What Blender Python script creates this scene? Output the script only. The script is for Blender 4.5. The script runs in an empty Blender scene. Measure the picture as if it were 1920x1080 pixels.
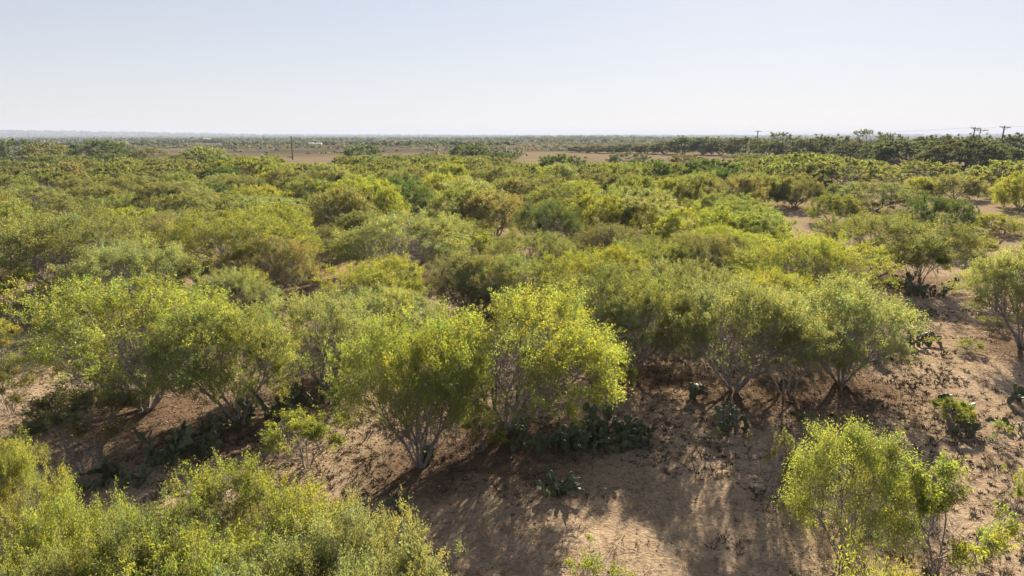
import bpy, math, random
import numpy as np
from mathutils import Vector, Matrix, Euler

R = math.radians
rnd = random.Random(7)
rs = np.random.RandomState(11)
scene = bpy.context.scene
COL = scene.collection

# ------------------------------------------------------------------ camera, light, exposure
CAM_H = 10.0
FOC = 1290.0                      # focal length in pixels of a 1920 wide picture
PITCH = math.atan(284.0 / FOC)    # horizon stands at row 256
cam_d = bpy.data.cameras.new("camera")
cam = bpy.data.objects.new("camera", cam_d)
COL.objects.link(cam)
cam.location = (0, 0, CAM_H)
cam.rotation_euler = (math.pi / 2 - PITCH, 0, 0)
cam_d.sensor_width = 36.0
cam_d.lens = 36.0 * FOC / 1920.0
cam_d.clip_start = 0.1
cam_d.clip_end = 60000
scene.camera = cam

SUN_AZ = R(21.0)                  # clockwise from the view direction
SUN_EL = R(22.0)
world = bpy.data.worlds.new("World")
scene.world = world
world.use_nodes = True
wn = world.node_tree.nodes
wl = world.node_tree.links
wn.clear()
sky = wn.new("ShaderNodeTexSky")
sky.sky_type = 'NISHITA'
sky.sun_disc = False
sky.sun_elevation = SUN_EL
sky.sun_rotation = SUN_AZ
sky.altitude = 0
sky.air_density = 1.0
sky.dust_density = 0.1
sky.ozone_density = 2.0
bg = wn.new("ShaderNodeBackground")
bg.inputs[1].default_value = 0.106
wo = wn.new("ShaderNodeOutputWorld")
# thin high haze: the whole dome is paler and more even than clean air would be
bw = wn.new("ShaderNodeRGBToBW")
wl.new(sky.outputs[0], bw.inputs[0])
gm = wn.new("ShaderNodeMix")
gm.data_type = 'RGBA'
gm.blend_type = 'MULTIPLY'
gm.inputs[0].default_value = 1.0
wl.new(bw.outputs[0], gm.inputs[6])
gm.inputs[7].default_value = (1.0, 0.972, 1.06, 1)
ds = wn.new("ShaderNodeMix")
ds.data_type = 'RGBA'
ds.inputs[0].default_value = 0.72
wl.new(sky.outputs[0], ds.inputs[6])
wl.new(gm.outputs[2], ds.inputs[7])
m1 = wn.new("ShaderNodeMath")
m1.operation = 'DIVIDE'
wl.new(bw.outputs[0], m1.inputs[0])
m1.inputs[1].default_value = 3.8
m2 = wn.new("ShaderNodeMath")
m2.operation = 'ADD'
wl.new(m1.outputs[0], m2.inputs[0])
m2.inputs[1].default_value = 1.0
dv = wn.new("ShaderNodeVectorMath")
dv.operation = 'DIVIDE'
wl.new(ds.outputs[2], dv.inputs[0])
wl.new(m2.outputs[0], dv.inputs[1])
wl.new(dv.outputs[0], bg.inputs[0])
wl.new(bg.outputs[0], wo.inputs[0])

sun_d = bpy.data.lights.new("sun", 'SUN')
sun_d.energy = 5.0
sun_d.angle = R(0.53)
sun_d.color = (1.0, 0.87, 0.66)
sun = bpy.data.objects.new("sun", sun_d)
COL.objects.link(sun)
sun_dir = Vector((math.sin(SUN_AZ) * math.cos(SUN_EL), math.cos(SUN_AZ) * math.cos(SUN_EL), math.sin(SUN_EL)))
sun.rotation_euler = sun_dir.to_track_quat('Z', 'Y').to_euler()
sun.location = (30, 60, 60)

vs = scene.view_settings
vs.view_transform = 'Standard'
vs.look = 'None'
vs.gamma = 1.0
vs.use_curve_mapping = False
vs.exposure = 1.6
cy = scene.cycles
cy.max_bounces = 6
cy.diffuse_bounces = 3
cy.glossy_bounces = 1
cy.transmission_bounces = 4
cy.transparent_max_bounces = 4
cy.volume_bounces = 0
cy.sample_clamp_indirect = 2.0
cy.use_denoising = True

# ------------------------------------------------------------------ pixel <-> place
CP, SP = math.cos(PITCH), math.sin(PITCH)


def ray(px, py):
    u = (px - 960.0) / FOC
    v = (540.0 - py) / FOC
    return np.array([u, CP + v * SP, -SP + v * CP])


def ground_at(px, py):
    d = ray(px, py)
    t = CAM_H / -d[2]
    return d[0] * t, d[1] * t


def project(x, y, z):
    dz = z - CAM_H
    depth = y * CP - dz * SP
    up = y * SP + dz * CP
    return 960 + FOC * x / depth, 540 - FOC * up / depth, depth


def height_for(y, py):
    """height of a point at forward distance y seen on row py"""
    d = ray(960, py)
    return CAM_H + d[2] * y / d[1]


# ------------------------------------------------------------------ noise
def hash2(ix, iy, seed):
    n = (ix * 374761393 + iy * 668265263 + seed * 1442695041) & 0x7fffffff
    n = ((n ^ (n >> 13)) * 1274126177) & 0x7fffffff
    return ((n ^ (n >> 16)) & 0xffff) / 65535.0


def vnoise(x, y, seed=0):
    x = np.asarray(x, dtype=float)
    y = np.asarray(y, dtype=float)
    ix = np.floor(x).astype(np.int64)
    iy = np.floor(y).astype(np.int64)
    fx = x - ix
    fy = y - iy
    fx = fx * fx * (3 - 2 * fx)
    fy = fy * fy * (3 - 2 * fy)
    a = hash2(ix, iy, seed)
    b = hash2(ix + 1, iy, seed)
    c = hash2(ix, iy + 1, seed)
    d = hash2(ix + 1, iy + 1, seed)
    return (a * (1 - fx) + b * fx) * (1 - fy) + (c * (1 - fx) + d * fx) * fy


def smooth(a, b, x):
    t = np.clip((np.asarray(x, dtype=float) - a) / (b - a), 0, 1)
    return t * t * (3 - 2 * t)


def terrain(x, y):
    x = np.asarray(x, dtype=float)
    y = np.asarray(y, dtype=float)
    r = np.sqrt(x * x + y * y) + 1e-6
    az = np.degrees(np.arctan2(x, np.maximum(y, 1e-3)))
    z = (vnoise(x / 1.7, y / 1.7, 3) - 0.5) * 0.16 + (vnoise(x / 6.0, y / 6.0, 4) - 0.5) * 0.22
    z *= 1 - smooth(60, 200, r)
    # plain falls and rolls a little, then low ridges close the view
    roll = (vnoise(x / 420.0, y / 420.0, 8) - 0.5) * 3.0 + (vnoise(x / 150.0, y / 150.0, 9) - 0.5) * 1.0
    z = z + roll * smooth(380, 900, r) * (1 - smooth(5000, 8000, r))
    left = 1 - smooth(-40, -12, az)
    ridge = smooth(5200, 9500, r) * (26 + 46 * left)
    z = z + ridge + smooth(3000, 9000, r) * (vnoise(x / 1500.0, y / 1500.0, 12) - 0.5) * 16
    mid = np.exp(-((az - 6.0) / 9.0) ** 2) * smooth(1500, 2600, r) * (1 - smooth(4200, 6500, r)) * 7.0
    z = z + mid
    return z


# ------------------------------------------------------------------ materials
def mat_new(name):
    m = bpy.data.materials.new(name)
    m.use_nodes = True
    nt = m.node_tree
    nt.nodes.clear()
    out = nt.nodes.new("ShaderNodeOutputMaterial")
    return m, nt.nodes, nt.links, out


def nd(n, kind, **kw):
    o = n.new(kind)
    for k, v in kw.items():
        setattr(o, k, v)
    return o


def math_node(n, l, op, a, b=None, clamp=False):
    m = nd(n, "ShaderNodeMath", operation=op, use_clamp=clamp)
    for i, v in enumerate((a, b)):
        if v is None:
            continue
        if isinstance(v, (int, float)):
            m.inputs[i].default_value = v
        else:
            l.new(v, m.inputs[i])
    return m.outputs[0]


def mixc(n, l, fac, a, b, mode='MIX'):
    m = nd(n, "ShaderNodeMix", data_type='RGBA', blend_type=mode)
    for i, v in ((0, fac), (6, a), (7, b)):
        if isinstance(v, (int, float)):
            m.inputs[i].default_value = v
        elif isinstance(v, tuple):
            m.inputs[i].default_value = v if len(v) == 4 else (*v, 1)
        else:
            l.new(v, m.inputs[i])
    return m.outputs[2]


def ramp(n, l, fac, p0, p1, c0=(0, 0, 0, 1), c1=(1, 1, 1, 1)):
    r = nd(n, "ShaderNodeValToRGB")
    r.color_ramp.elements[0].position = p0
    r.color_ramp.elements[1].position = p1
    r.color_ramp.elements[0].color = c0
    r.color_ramp.elements[1].color = c1
    l.new(fac, r.inputs[0])
    return r.outputs[0]


def noise(n, l, vec, scale, detail=4, rough=0.55, dist=0.0):
    t = nd(n, "ShaderNodeTexNoise")
    t.inputs['Scale'].default_value = scale
    t.inputs['Detail'].default_value = detail
    t.inputs['Roughness'].default_value = rough
    t.inputs['Distortion'].default_value = dist
    l.new(vec, t.inputs['Vector'])
    return t.outputs[0]


def leaf_material(name, trans=0.45, tgain=(3.05, 3.0, 1.7)):
    m, n, l, out = mat_new(name)
    info = nd(n, "ShaderNodeObjectInfo")
    at = nd(n, "ShaderNodeAttribute", attribute_name="shade")
    geo = nd(n, "ShaderNodeNewGeometry")
    big = noise(n, l, geo.outputs['Position'], 0.45, 3, 0.6)
    hue = ramp(n, l, big, 0.35, 0.68)
    col = mixc(n, l, 1.0, info.outputs['Color'], at.outputs['Color'], 'MULTIPLY')
    warm = mixc(n, l, 1.0, col, (1.12, 1.05, 0.80), 'MULTIPLY')
    cool = mixc(n, l, 1.0, col, (0.84, 0.93, 1.10), 'MULTIPLY')
    col = mixc(n, l, hue, cool, warm)
    tcol = mixc(n, l, 1.0, col, tgain, 'MULTIPLY')
    d = nd(n, "ShaderNodeBsdfDiffuse")
    l.new(col, d.inputs[0])
    t = nd(n, "ShaderNodeBsdfTranslucent")
    l.new(tcol, t.inputs[0])
    mx = nd(n, "ShaderNodeMixShader")
    mx.inputs[0].default_value = trans
    l.new(d.outputs[0], mx.inputs[1])
    l.new(t.outputs[0], mx.inputs[2])
    g = nd(n, "ShaderNodeBsdfGlossy")
    g.inputs['Roughness'].default_value = 0.6
    g.inputs['Color'].default_value = (0.9, 0.95, 0.85, 1)
    mg = nd(n, "ShaderNodeMixShader")
    mg.inputs[0].default_value = 0.03
    l.new(mx.outputs[0], mg.inputs[1])
    l.new(g.outputs[0], mg.inputs[2])
    l.new(mg.outputs[0], out.inputs[0])
    return m


def bark_material(name, c0, c1):
    m, n, l, out = mat_new(name)
    geo = nd(n, "ShaderNodeNewGeometry")
    a = noise(n, l, geo.outputs['Position'], 3.0, 4, 0.6)
    b = noise(n, l, geo.outputs['Position'], 30.0, 3, 0.6)
    f = math_node(n, l, 'ADD', math_node(n, l, 'MULTIPLY', a, 0.6), math_node(n, l, 'MULTIPLY', b, 0.4))
    col = ramp(n, l, f, 0.38, 0.62, (*c0, 1), (*c1, 1))
    p = nd(n, "ShaderNodeBsdfPrincipled")
    l.new(col, p.inputs['Base Color'])
    p.inputs['Roughness'].default_value = 0.85
    bm = nd(n, "ShaderNodeBump")
    bm.inputs['Strength'].default_value = 0.6
    bm.inputs['Distance'].default_value = 0.02
    l.new(b, bm.inputs['Height'])
    l.new(bm.outputs[0], p.inputs['Normal'])
    l.new(p.outputs[0], out.inputs[0])
    return m


def plain_material(name, c, rough=0.7, var=0.25, scale=4.0, metallic=0.0):
    m, n, l, out = mat_new(name)
    geo = nd(n, "ShaderNodeNewGeometry")
    a = noise(n, l, geo.outputs['Position'], scale, 5, 0.6)
    k0 = tuple(v * (1 - var) for v in c)
    k1 = tuple(min(1, v * (1 + var)) for v in c)
    col = ramp(n, l, a, 0.35, 0.65, (*k0, 1), (*k1, 1))
    p = nd(n, "ShaderNodeBsdfPrincipled")
    l.new(col, p.inputs['Base Color'])
    p.inputs['Roughness'].default_value = rough
    p.inputs['Metallic'].default_value = metallic
    l.new(p.outputs[0], out.inputs[0])
    return m


def ground_material():
    m, n, l, out = mat_new("sandy_ground")
    geo = nd(n, "ShaderNodeNewGeometry")
    pos = geo.outputs['Position']
    at = nd(n, "ShaderNodeAttribute", attribute_name="cover")
    sep = nd(n, "ShaderNodeSeparateColor")
    l.new(at.outputs['Color'], sep.inputs[0])
    litter, grassy, far = sep.outputs[0], sep.outputs[1], sep.outputs[2]
    n1 = noise(n, l, pos, 0.35, 5, 0.6)
    n2 = noise(n, l, pos, 2.2, 6, 0.65, 0.4)
    n3 = noise(n, l, pos, 14.0, 5, 0.7)
    n4 = noise(n, l, pos, 60.0, 3, 0.7)
    sand = ramp(n, l, n1, 0.3, 0.7, (0.45, 0.345, 0.240, 1), (0.61, 0.475, 0.345, 1))
    sand = mixc(n, l, ramp(n, l, n3, 0.36, 0.60), mixc(n, l, 1.0, sand, (0.66, 0.62, 0.58), 'MULTIPLY'), sand)
    sand = mixc(n, l, ramp(n, l, n2, 0.34, 0.56), mixc(n, l, 1.0, sand, (0.74, 0.70, 0.66), 'MULTIPLY'), sand)
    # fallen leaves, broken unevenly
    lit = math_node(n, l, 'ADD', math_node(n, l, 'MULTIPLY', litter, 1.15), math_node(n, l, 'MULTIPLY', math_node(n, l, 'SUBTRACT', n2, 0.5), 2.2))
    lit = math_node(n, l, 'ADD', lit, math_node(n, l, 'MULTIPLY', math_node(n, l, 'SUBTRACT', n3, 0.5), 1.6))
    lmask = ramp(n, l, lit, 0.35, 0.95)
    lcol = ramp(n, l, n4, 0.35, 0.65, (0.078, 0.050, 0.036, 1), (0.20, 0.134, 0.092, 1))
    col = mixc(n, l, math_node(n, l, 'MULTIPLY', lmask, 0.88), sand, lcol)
    # specks of debris everywhere
    sp = ramp(n, l, noise(n, l, pos, 6.0, 7, 0.85), 0.52, 0.62)
    col = mixc(n, l, math_node(n, l, 'MULTIPLY', sp, 0.78), col, (0.115, 0.082, 0.062))
    # dry grass ground further away
    g1 = noise(n, l, pos, 0.05, 5, 0.65)
    gcol = ramp(n, l, g1, 0.3, 0.7, (0.15, 0.118, 0.076, 1), (0.235, 0.188, 0.125, 1))
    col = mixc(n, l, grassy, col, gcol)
    f1 = noise(n, l, pos, 0.0022, 6, 0.6)
    f2 = noise(n, l, pos, 0.02, 5, 0.65)
    fm = math_node(n, l, 'ADD', math_node(n, l, 'MULTIPLY', f1, 0.65), math_node(n, l, 'MULTIPLY', f2, 0.35))
    fcol = ramp(n, l, fm, 0.44, 0.56, (0.080, 0.078, 0.052, 1), (0.185, 0.138, 0.105, 1))
    col = mixc(n, l, far, col, fcol)
    p = nd(n, "ShaderNodeBsdfPrincipled")
    l.new(col, p.inputs['Base Color'])
    p.inputs['Roughness'].default_value = 0.95
    p.inputs['Specular IOR Level'].default_value = 0.0
    h = math_node(n, l, 'ADD', math_node(n, l, 'MULTIPLY', n2, 0.16), math_node(n, l, 'MULTIPLY', n3, 0.085))
    h = math_node(n, l, 'ADD', h, math_node(n, l, 'MULTIPLY', n4, 0.012))
    bm = nd(n, "ShaderNodeBump")
    l.new(math_node(n, l, 'SUBTRACT', 1.0, math_node(n, l, 'MULTIPLY', grassy, 1.05), True), bm.inputs['Strength'])
    bm.inputs['Distance'].default_value = 1.0
    l.new(h, bm.inputs['Height'])
    l.new(bm.outputs[0], p.inputs['Normal'])
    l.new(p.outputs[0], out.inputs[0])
    return m


M_LEAF = leaf_material("mesquite_leaf")
M_OAK = leaf_material("broad_leaf", 0.42, (2.2, 2.2, 1.3))
M_BARK = bark_material("grey_bark", (0.125, 0.108, 0.102), (0.36, 0.33, 0.32))
M_DARKBARK = bark_material("dark_bark", (0.045, 0.036, 0.030), (0.12, 0.10, 0.085))
M_DRY = plain_material("dry_straw", (0.36, 0.27, 0.15), 0.9, 0.3, 3.0)
M_TUFT = plain_material("dark_tuft", (0.085, 0.066, 0.042), 0.95, 0.4, 2.0)
M_LITTER = plain_material("fallen_leaves", (0.10, 0.062, 0.040), 0.95, 0.5, 6.0)
M_TWIG = plain_material("fallen_twigs", (0.16, 0.13, 0.11), 0.9, 0.3, 5.0)
M_POLE = plain_material("weathered_pole", (0.085, 0.062, 0.048), 0.85, 0.3, 2.0)
M_INS = plain_material("glazed_insulator", (0.30, 0.28, 0.26), 0.3, 0.1, 3.0)
M_WIRE = plain_material("wire", (0.06, 0.06, 0.06), 0.95, 0.1, 1.0, 0.0)
M_SHEDWALL = plain_material("shed_wall", (0.42, 0.40, 0.38), 0.7, 0.1, 0.3)
M_SHEDROOF = plain_material("white_metal_roof", (0.55, 0.56, 0.58), 0.45, 0.06, 0.3)
M_DARK = plain_material("dark_opening", (0.04, 0.04, 0.045), 0.5, 0.1, 1.0)
M_TANK = plain_material("galvanised_steel", (0.5, 0.5, 0.52), 0.5, 0.1, 0.3)


def cactus_material():
    m, n, l, out = mat_new("prickly_pear_pad")
    info = nd(n, "ShaderNodeObjectInfo")
    tc = nd(n, "ShaderNodeTexCoord")
    geo = nd(n, "ShaderNodeNewGeometry")
    a = noise(n, l, geo.outputs['Position'], 5.0, 4, 0.6)
    v = nd(n, "ShaderNodeTexVoronoi")
    v.inputs['Scale'].default_value = 24.0
    l.new(tc.outputs['Object'], v.inputs['Vector'])
    spot = ramp(n, l, v.outputs['Distance'], 0.10, 0.22)
    col = mixc(n, l, a, (0.042, 0.066, 0.040), (0.095, 0.120, 0.062))
    col = mixc(n, l, math_node(n, l, 'MULTIPLY', info.outputs['Random'], 0.4), col, (0.12, 0.14, 0.045))
    col = mixc(n, l, spot, (0.21, 0.18, 0.11), col)
    p = nd(n, "ShaderNodeBsdfPrincipled")
    l.new(col, p.inputs['Base Color'])
    p.inputs['Roughness'].default_value = 0.55
    l.new(p.outputs[0], out.inputs[0])
    return m


M_PAD = cactus_material()


# ------------------------------------------------------------------ object helpers
def mesh_from(name, verts, tris, mats, mat_idx=None, shade=None, smooth_shade=False, loop_n=3):
    me = bpy.data.meshes.new(name)
    nv, nf = len(verts), len(tris)
    me.vertices.add(nv)
    me.vertices.foreach_set("co", np.asarray(verts, dtype=np.float32).ravel())
    me.loops.add(nf * loop_n)
    me.loops.foreach_set("vertex_index", np.asarray(tris, dtype=np.int32).ravel())
    me.polygons.add(nf)
    me.polygons.foreach_set("loop_start", np.arange(nf, dtype=np.int32) * loop_n)
    me.polygons.foreach_set("loop_total", np.full(nf, loop_n, dtype=np.int32))
    for m in (mats if isinstance(mats, (list, tuple)) else [mats]):
        me.materials.append(m)
    if mat_idx is not None:
        me.polygons.foreach_set("material_index", np.asarray(mat_idx, dtype=np.int32))
    if smooth_shade:
        me.polygons.foreach_set("use_smooth", np.ones(nf, dtype=bool))
    if shade is not None:
        a = me.attributes.new("shade", 'FLOAT_COLOR', 'POINT')
        a.data.foreach_set("color", np.asarray(shade, dtype=np.float32).ravel())
    me.update(calc_edges=True)
    return me


def link(name, data, parent=None, color=None):
    o = bpy.data.objects.new(name, data)
    COL.objects.link(o)
    if parent is not None:
        o.parent = parent
    if color is not None:
        o.color = (*color, 1)
    return o


def tag(o, label, cat, group=None, kind=None):
    if label:
        o['label'] = label
    if cat:
        o['category'] = cat
    if group:
        o['group'] = group
    if kind:
        o['kind'] = kind
    return o


def tubes(segs, sides):
    """segs: array (n, 8) of p0 p1 r0 r1 -> verts, quads"""
    s = np.asarray(segs, dtype=float)
    n = len(s)
    p0, p1, r0, r1 = s[:, 0:3], s[:, 3:6], s[:, 6], s[:, 7]
    d = p1 - p0
    L = np.linalg.norm(d, axis=1, keepdims=True) + 1e-9
    d = d / L
    ref = np.where(np.abs(d[:, 2:3]) > 0.9, np.array([[1.0, 0, 0]]), np.array([[0, 0, 1.0]]))
    a = np.cross(d, ref)
    a /= np.linalg.norm(a, axis=1, keepdims=True) + 1e-9
    b = np.cross(d, a)
    p0 = p0 - d * (r0[:, None] * 0.5)
    p1 = p1 + d * (r1[:, None] * 0.3)
    vs_ = []
    for k in range(sides):
        t = 2 * math.pi * k / sides
        off = a * math.cos(t) + b * math.sin(t)
        vs_.append(p0 + off * r0[:, None])
        vs_.append(p1 + off * r1[:, None])
    V = np.stack(vs_, axis=1).reshape(-1, 3)
    base = (np.arange(n) * sides * 2)[:, None]
    F = []
    for k in range(sides):
        k2 = (k + 1) % sides
        F.append(np.concatenate([base + 2 * k, base + 2 * k2, base + 2 * k2 + 1, base + 2 * k + 1], axis=1))
    F = np.stack(F, axis=1).reshape(-1, 4)
    return V, F


def join_quads(parts):
    V, F, o = [], [], 0
    for v, f in parts:
        V.append(v)
        F.append(f + o)
        o += len(v)
    return np.concatenate(V), np.concatenate(F)


# ------------------------------------------------------------------ trees
def unit(v):
    return v / (np.linalg.norm(v, axis=-1, keepdims=True) + 1e-9)


def make_tree_meshes(seed, W=8.0, H=4.5, n_clump=420, leaves=110, leaf=(0.10, 0.028), low=0.30,
                     stems=7, n_bare=160, lumps=7, plume=0.75, lean=(0, 0), gap=0.25, r_stem=0.085,
                     bare_zone=0.85, twigs=3, up=0.35, shell=0.30, bark=None, leafm=None, quad_sides=5, per_sub=7, compact=False, bare_twigs=3):
    """a many-stemmed small tree: branches that fork up to several hundred shoots, each shoot a plume of leaves"""
    q = np.random.RandomState(seed)
    Rr = W / 2
    # lumpy dome: the silhouette is the union of a few lobes
    lob = []
    for i in range(lumps):
        a = 2 * math.pi * (i + q.rand() * 0.8) / lumps
        rr = Rr * (0.30 + 0.38 * q.rand())
        lob.append((math.cos(a) * rr, math.sin(a) * rr, H * (0.50 + 0.16 * q.rand()), Rr * (0.40 + 0.16 * q.rand()), H * (0.27 + 0.13 * q.rand())))
    lob.append((0.0, 0.0, H * 0.64, Rr * 0.48, H * 0.35))
    if compact:
        lob = [(q.normal(0, 0.05) * Rr, q.normal(0, 0.05) * Rr, H * 0.46, Rr * 0.84, H * 0.50)]
        for i in range(4):
            a = q.rand() * 6.28
            lob.append((math.cos(a) * Rr * 0.40, math.sin(a) * Rr * 0.40, H * (0.40 + 0.2 * q.rand()), Rr * 0.52, H * 0.36))
    sub = []
    nsub = max(10, int(n_clump / per_sub))
    guard = 0
    while len(sub) < nsub and guard < 20000:
        guard += 1
        L = lob[q.randint(len(lob))]
        th = q.rand() * 2 * math.pi
        ph = math.asin(q.uniform(-0.6, 1.0))
        f = (q.uniform(0.88, 1.03) if q.rand() < 0.7 else q.uniform(0.5, 0.88)) if compact else q.uniform(0.80, 1.08)
        p = np.array([L[0] + math.cos(th) * math.cos(ph) * L[3] * f, L[1] + math.sin(th) * math.cos(ph) * L[3] * f, L[2] + math.sin(ph) * L[4] * f])
        if any(((p[0] - K[0]) / K[3]) ** 2 + ((p[1] - K[1]) / K[3]) ** 2 + ((p[2] - K[2]) / K[4]) ** 2 < 0.6 for K in lob if K is not L):
            continue
        rad = math.hypot(p[0], p[1]) / Rr
        if p[2] < H * low * (1.25 - 0.30 * rad):
            continue
        if any(np.sum((p - s_) ** 2) < (W * 0.075) ** 2 for s_ in sub):
            if q.rand() < 0.85:
                continue
        sub.append(p)
    pts = []
    tries = 0
    while len(pts) < n_clump and tries < n_clump * 60:
        tries += 1
        c0 = sub[q.randint(len(sub))]
        sg = W * 0.058
        p = c0 + q.normal(0, 1, 3) * np.array([sg, sg, sg * 0.62])
        rad = math.hypot(p[0], p[1]) / Rr
        if p[2] < H * low * (1.15 - 0.30 * rad):
            continue
        if vnoise(np.array([p[0] * 1.1 + 20]), np.array([p[1] * 1.1 + p[2] * 1.3 + 20]), seed)[0] < gap * 0.6:
            continue
        pts.append(p)
    P = np.array(pts)
    P[:, 0] += lean[0] * P[:, 2] / H
    P[:, 1] += lean[1] * P[:, 2] / H
    nleafy = len(P)
    # bare shoots below the leaves
    nb = n_bare
    th = q.rand(nb) * 2 * math.pi
    rr = Rr * bare_zone * np.sqrt(q.rand(nb)) * 0.85
    zz = H * (0.22 + 0.42 * q.rand(nb))
    B = np.stack([np.cos(th) * rr, np.sin(th) * rr, zz], axis=1)
    ALL = np.concatenate([P, B]) if nb else P
    N = len(ALL)
    segs = {3: [], 4: [], 5: []}
    ends = {}

    def curve(p0, d0, p1, r0, r1, k):
        m = p0 + d0 * np.linalg.norm(p1 - p0) * 0.45
        prev = p0
        pd = None
        for i in range(1, k + 1):
            t = i / k
            c = (1 - t) ** 2 * p0 + 2 * t * (1 - t) * m + t * t * p1
            if i < k:
                c = c + q.normal(0, 0.022, 3) * np.linalg.norm(p1 - p0)
            ra = r0 + (r1 - r0) * (i - 1) / k
            rb = r0 + (r1 - r0) * i / k
            s = 3 if ra < 0.016 else (4 if ra < 0.035 else 5)
            segs[s].append(np.concatenate([prev, c, [ra, rb]]))
            pd = c - prev
            prev = c
        return pd / (np.linalg.norm(pd) + 1e-9)

    def grow(p, d, idx, r):
        stack = [(p, d, idx, r)]
        while stack:
            p, d, idx, r = stack.pop()
            n = len(idx)
            if n == 1:
                tip = ALL[idx[0]]
                dd = curve(p, d, tip, r, 0.004, 3)
                ends[idx[0]] = dd
                continue
            X = ALL[idx]
            c = X.mean(axis=0)
            v = c - p
            dist = np.linalg.norm(v)
            fr = 0.42 if n > 12 else 0.5
            tgt = p + v * fr
            tgt = tgt + q.normal(0, 0.035, 3) * dist
            r1 = max(0.005, r_stem * (n / N * stems) ** 0.5 * 0.95)
            r1 = min(r, r1)
            dd = curve(p, unit(d * 0.8 + unit(v) * 0.6), tgt, r, r1, 4 if n > 20 else 2)
            Y = X - tgt
            Y = Y / (np.linalg.norm(Y, axis=1, keepdims=True) + 1e-6) + q.normal(0, 0.06, Y.shape)
            Yc = Y - Y.mean(axis=0)
            u, s_, vt = np.linalg.svd(Yc, full_matrices=False)
            ax = vt[0]
            pr = Yc @ ax
            med = np.quantile(pr, q.uniform(0.38, 0.62))
            A = [i for i, k in zip(idx, pr) if k <= med]
            Bx = [i for i, k in zip(idx, pr) if k > med]
            if not A or not Bx:
                h = n // 2
                A, Bx = idx[:h], idx[h:]
            for g in (A, Bx):
                stack.append((tgt, dd, g, max(0.005, min(r1, r1 * (len(g) / n) ** 0.42))))

    # stems from the root crown
    az = np.arctan2(ALL[:, 1], ALL[:, 0])
    order = np.argsort(az)
    off = q.randint(N)
    order = np.roll(order, off)
    inner = [i for i in range(N) if math.hypot(ALL[i, 0], ALL[i, 1]) < Rr * 0.38]
    inner_set = set(inner)
    outer = [i for i in order if i not in inner_set]
    groups = [list(g) for g in np.array_split(np.array(outer), stems - 2 if stems > 3 else stems)]
    if stems > 3 and inner:
        inner.sort(key=lambda i: ALL[i, 0])
        groups += [inner[:len(inner) // 2], inner[len(inner) // 2:]]
    for g in groups:
        g = [int(i) for i in g]
        if not g:
            continue
        c = ALL[g].mean(axis=0)
        a = math.atan2(c[1], c[0])
        base = np.array([math.cos(a) * 0.10, math.sin(a) * 0.10, -0.15])
        d0 = unit(np.array([c[0] * 0.35, c[1] * 0.35, 1.6 + q.rand()]))
        grow(base, d0, g, r_stem * (0.75 + 0.5 * q.rand()) * max(0.5, (len(g) / N * stems) ** 0.5))
    # fine side shoots around each leafy tip
    tw = []
    for i in range(nleafy):
        dd = ends.get(i, np.array([0, 0, 1.0]))
        for k in range(twigs):
            v = unit(dd + q.normal(0, 0.6, 3) + np.array([0, 0, up]))
            st = P[i] - dd * q.rand() * 0.3
            tw.append(np.concatenate([st, st + v * plume * (0.5 + 0.5 * q.rand()), [0.006, 0.003]]))
    for i in range(nleafy, N):
        dd = ends.get(i, np.array([0, 0, 1.0]))
        for k in range(bare_twigs):
            v = unit(dd + q.normal(0, 0.42, 3) + np.array([0, 0, 0.25]))
            st = ALL[i] - dd * q.rand() * 0.35
            tw.append(np.concatenate([st, st + v * 0.55 * (0.4 + 0.6 * q.rand()), [0.007, 0.003]]))
    segs[3] += tw
    parts = [tubes(s, k) for k, s in segs.items() if len(s)]
    V, F = join_quads(parts)
    branch = mesh_from("trunk", V, F, bark or M_BARK, loop_n=4, smooth_shade=True)
    # leaves along short plumes
    n = nleafy * leaves
    ci = np.repeat(np.arange(nleafy), leaves)
    D = np.array([ends.get(i, np.array([0, 0, 1.0])) for i in range(nleafy)])
    outw = unit(P - np.array([lean[0] * 0.5, lean[1] * 0.5, H * 0.35]))
    nshoot = 5 if plume < 0.8 and not compact else 4
    S = unit(D[:, None, :] * 0.6 + outw[:, None, :] * 0.6 + q.normal(0, 0.55, (nleafy, nshoot, 3)) + np.array([0, 0, up]))
    sl = plume * q.uniform(0.55, 1.15, (nleafy, nshoot))
    si = q.randint(0, nshoot, n)
    t = q.rand(n)
    sd = S[ci, si]
    spos = P[ci] - D[ci] * 0.15 + sd * (t * sl[ci, si])[:, None]
    spos[:, 2] -= (t ** 2) * 0.16 * plume
    spread = (0.05 + 0.06 * plume + 0 * t) if compact else (0.028 + 0.045 * plume * (1 - 0.3 * t))
    spos += q.normal(0, 1, (n, 3)) * spread[:, None]
    ld = unit(sd * 0.6 + q.normal(0, 0.50, (n, 3)) + np.array([0, 0, -0.40]))
    sc_ = q.uniform(0.65, 1.35, n)
    ll = leaf[0] * sc_
    lw = leaf[1] * sc_
    side = unit(np.cross(ld, q.normal(0, 1, (n, 3))))
    nrm = np.cross(ld, side)
    a = spos - ld * (ll * 0.5)[:, None]
    c = spos + ld * (ll * 0.5)[:, None]
    b = spos + side * (lw * 0.5)[:, None] + nrm * (lw * 0.2)[:, None]
    d = spos - side * (lw * 0.5)[:, None] + nrm * (lw * 0.2)[:, None]
    V = np.stack([a, b, c, d], axis=1).reshape(-1, 3)
    F = np.arange(n * 4).reshape(-1, 4)
    cl = q.uniform(0.78, 1.22, nleafy)
    yl = q.normal(0, 0.07, nleafy)
    k = cl[ci] * q.uniform(0.85, 1.15, n)
    yy = yl[ci] + q.normal(0, 0.05, n)
    sh = np.stack([k * (1 + yy), k, k * (1 - yy * 0.6), np.ones(n)], axis=1)
    sh = np.repeat(sh, 4, axis=0)
    crown = mesh_from("crown", V, F, leafm or M_LEAF, shade=sh, loop_n=4)
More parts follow.
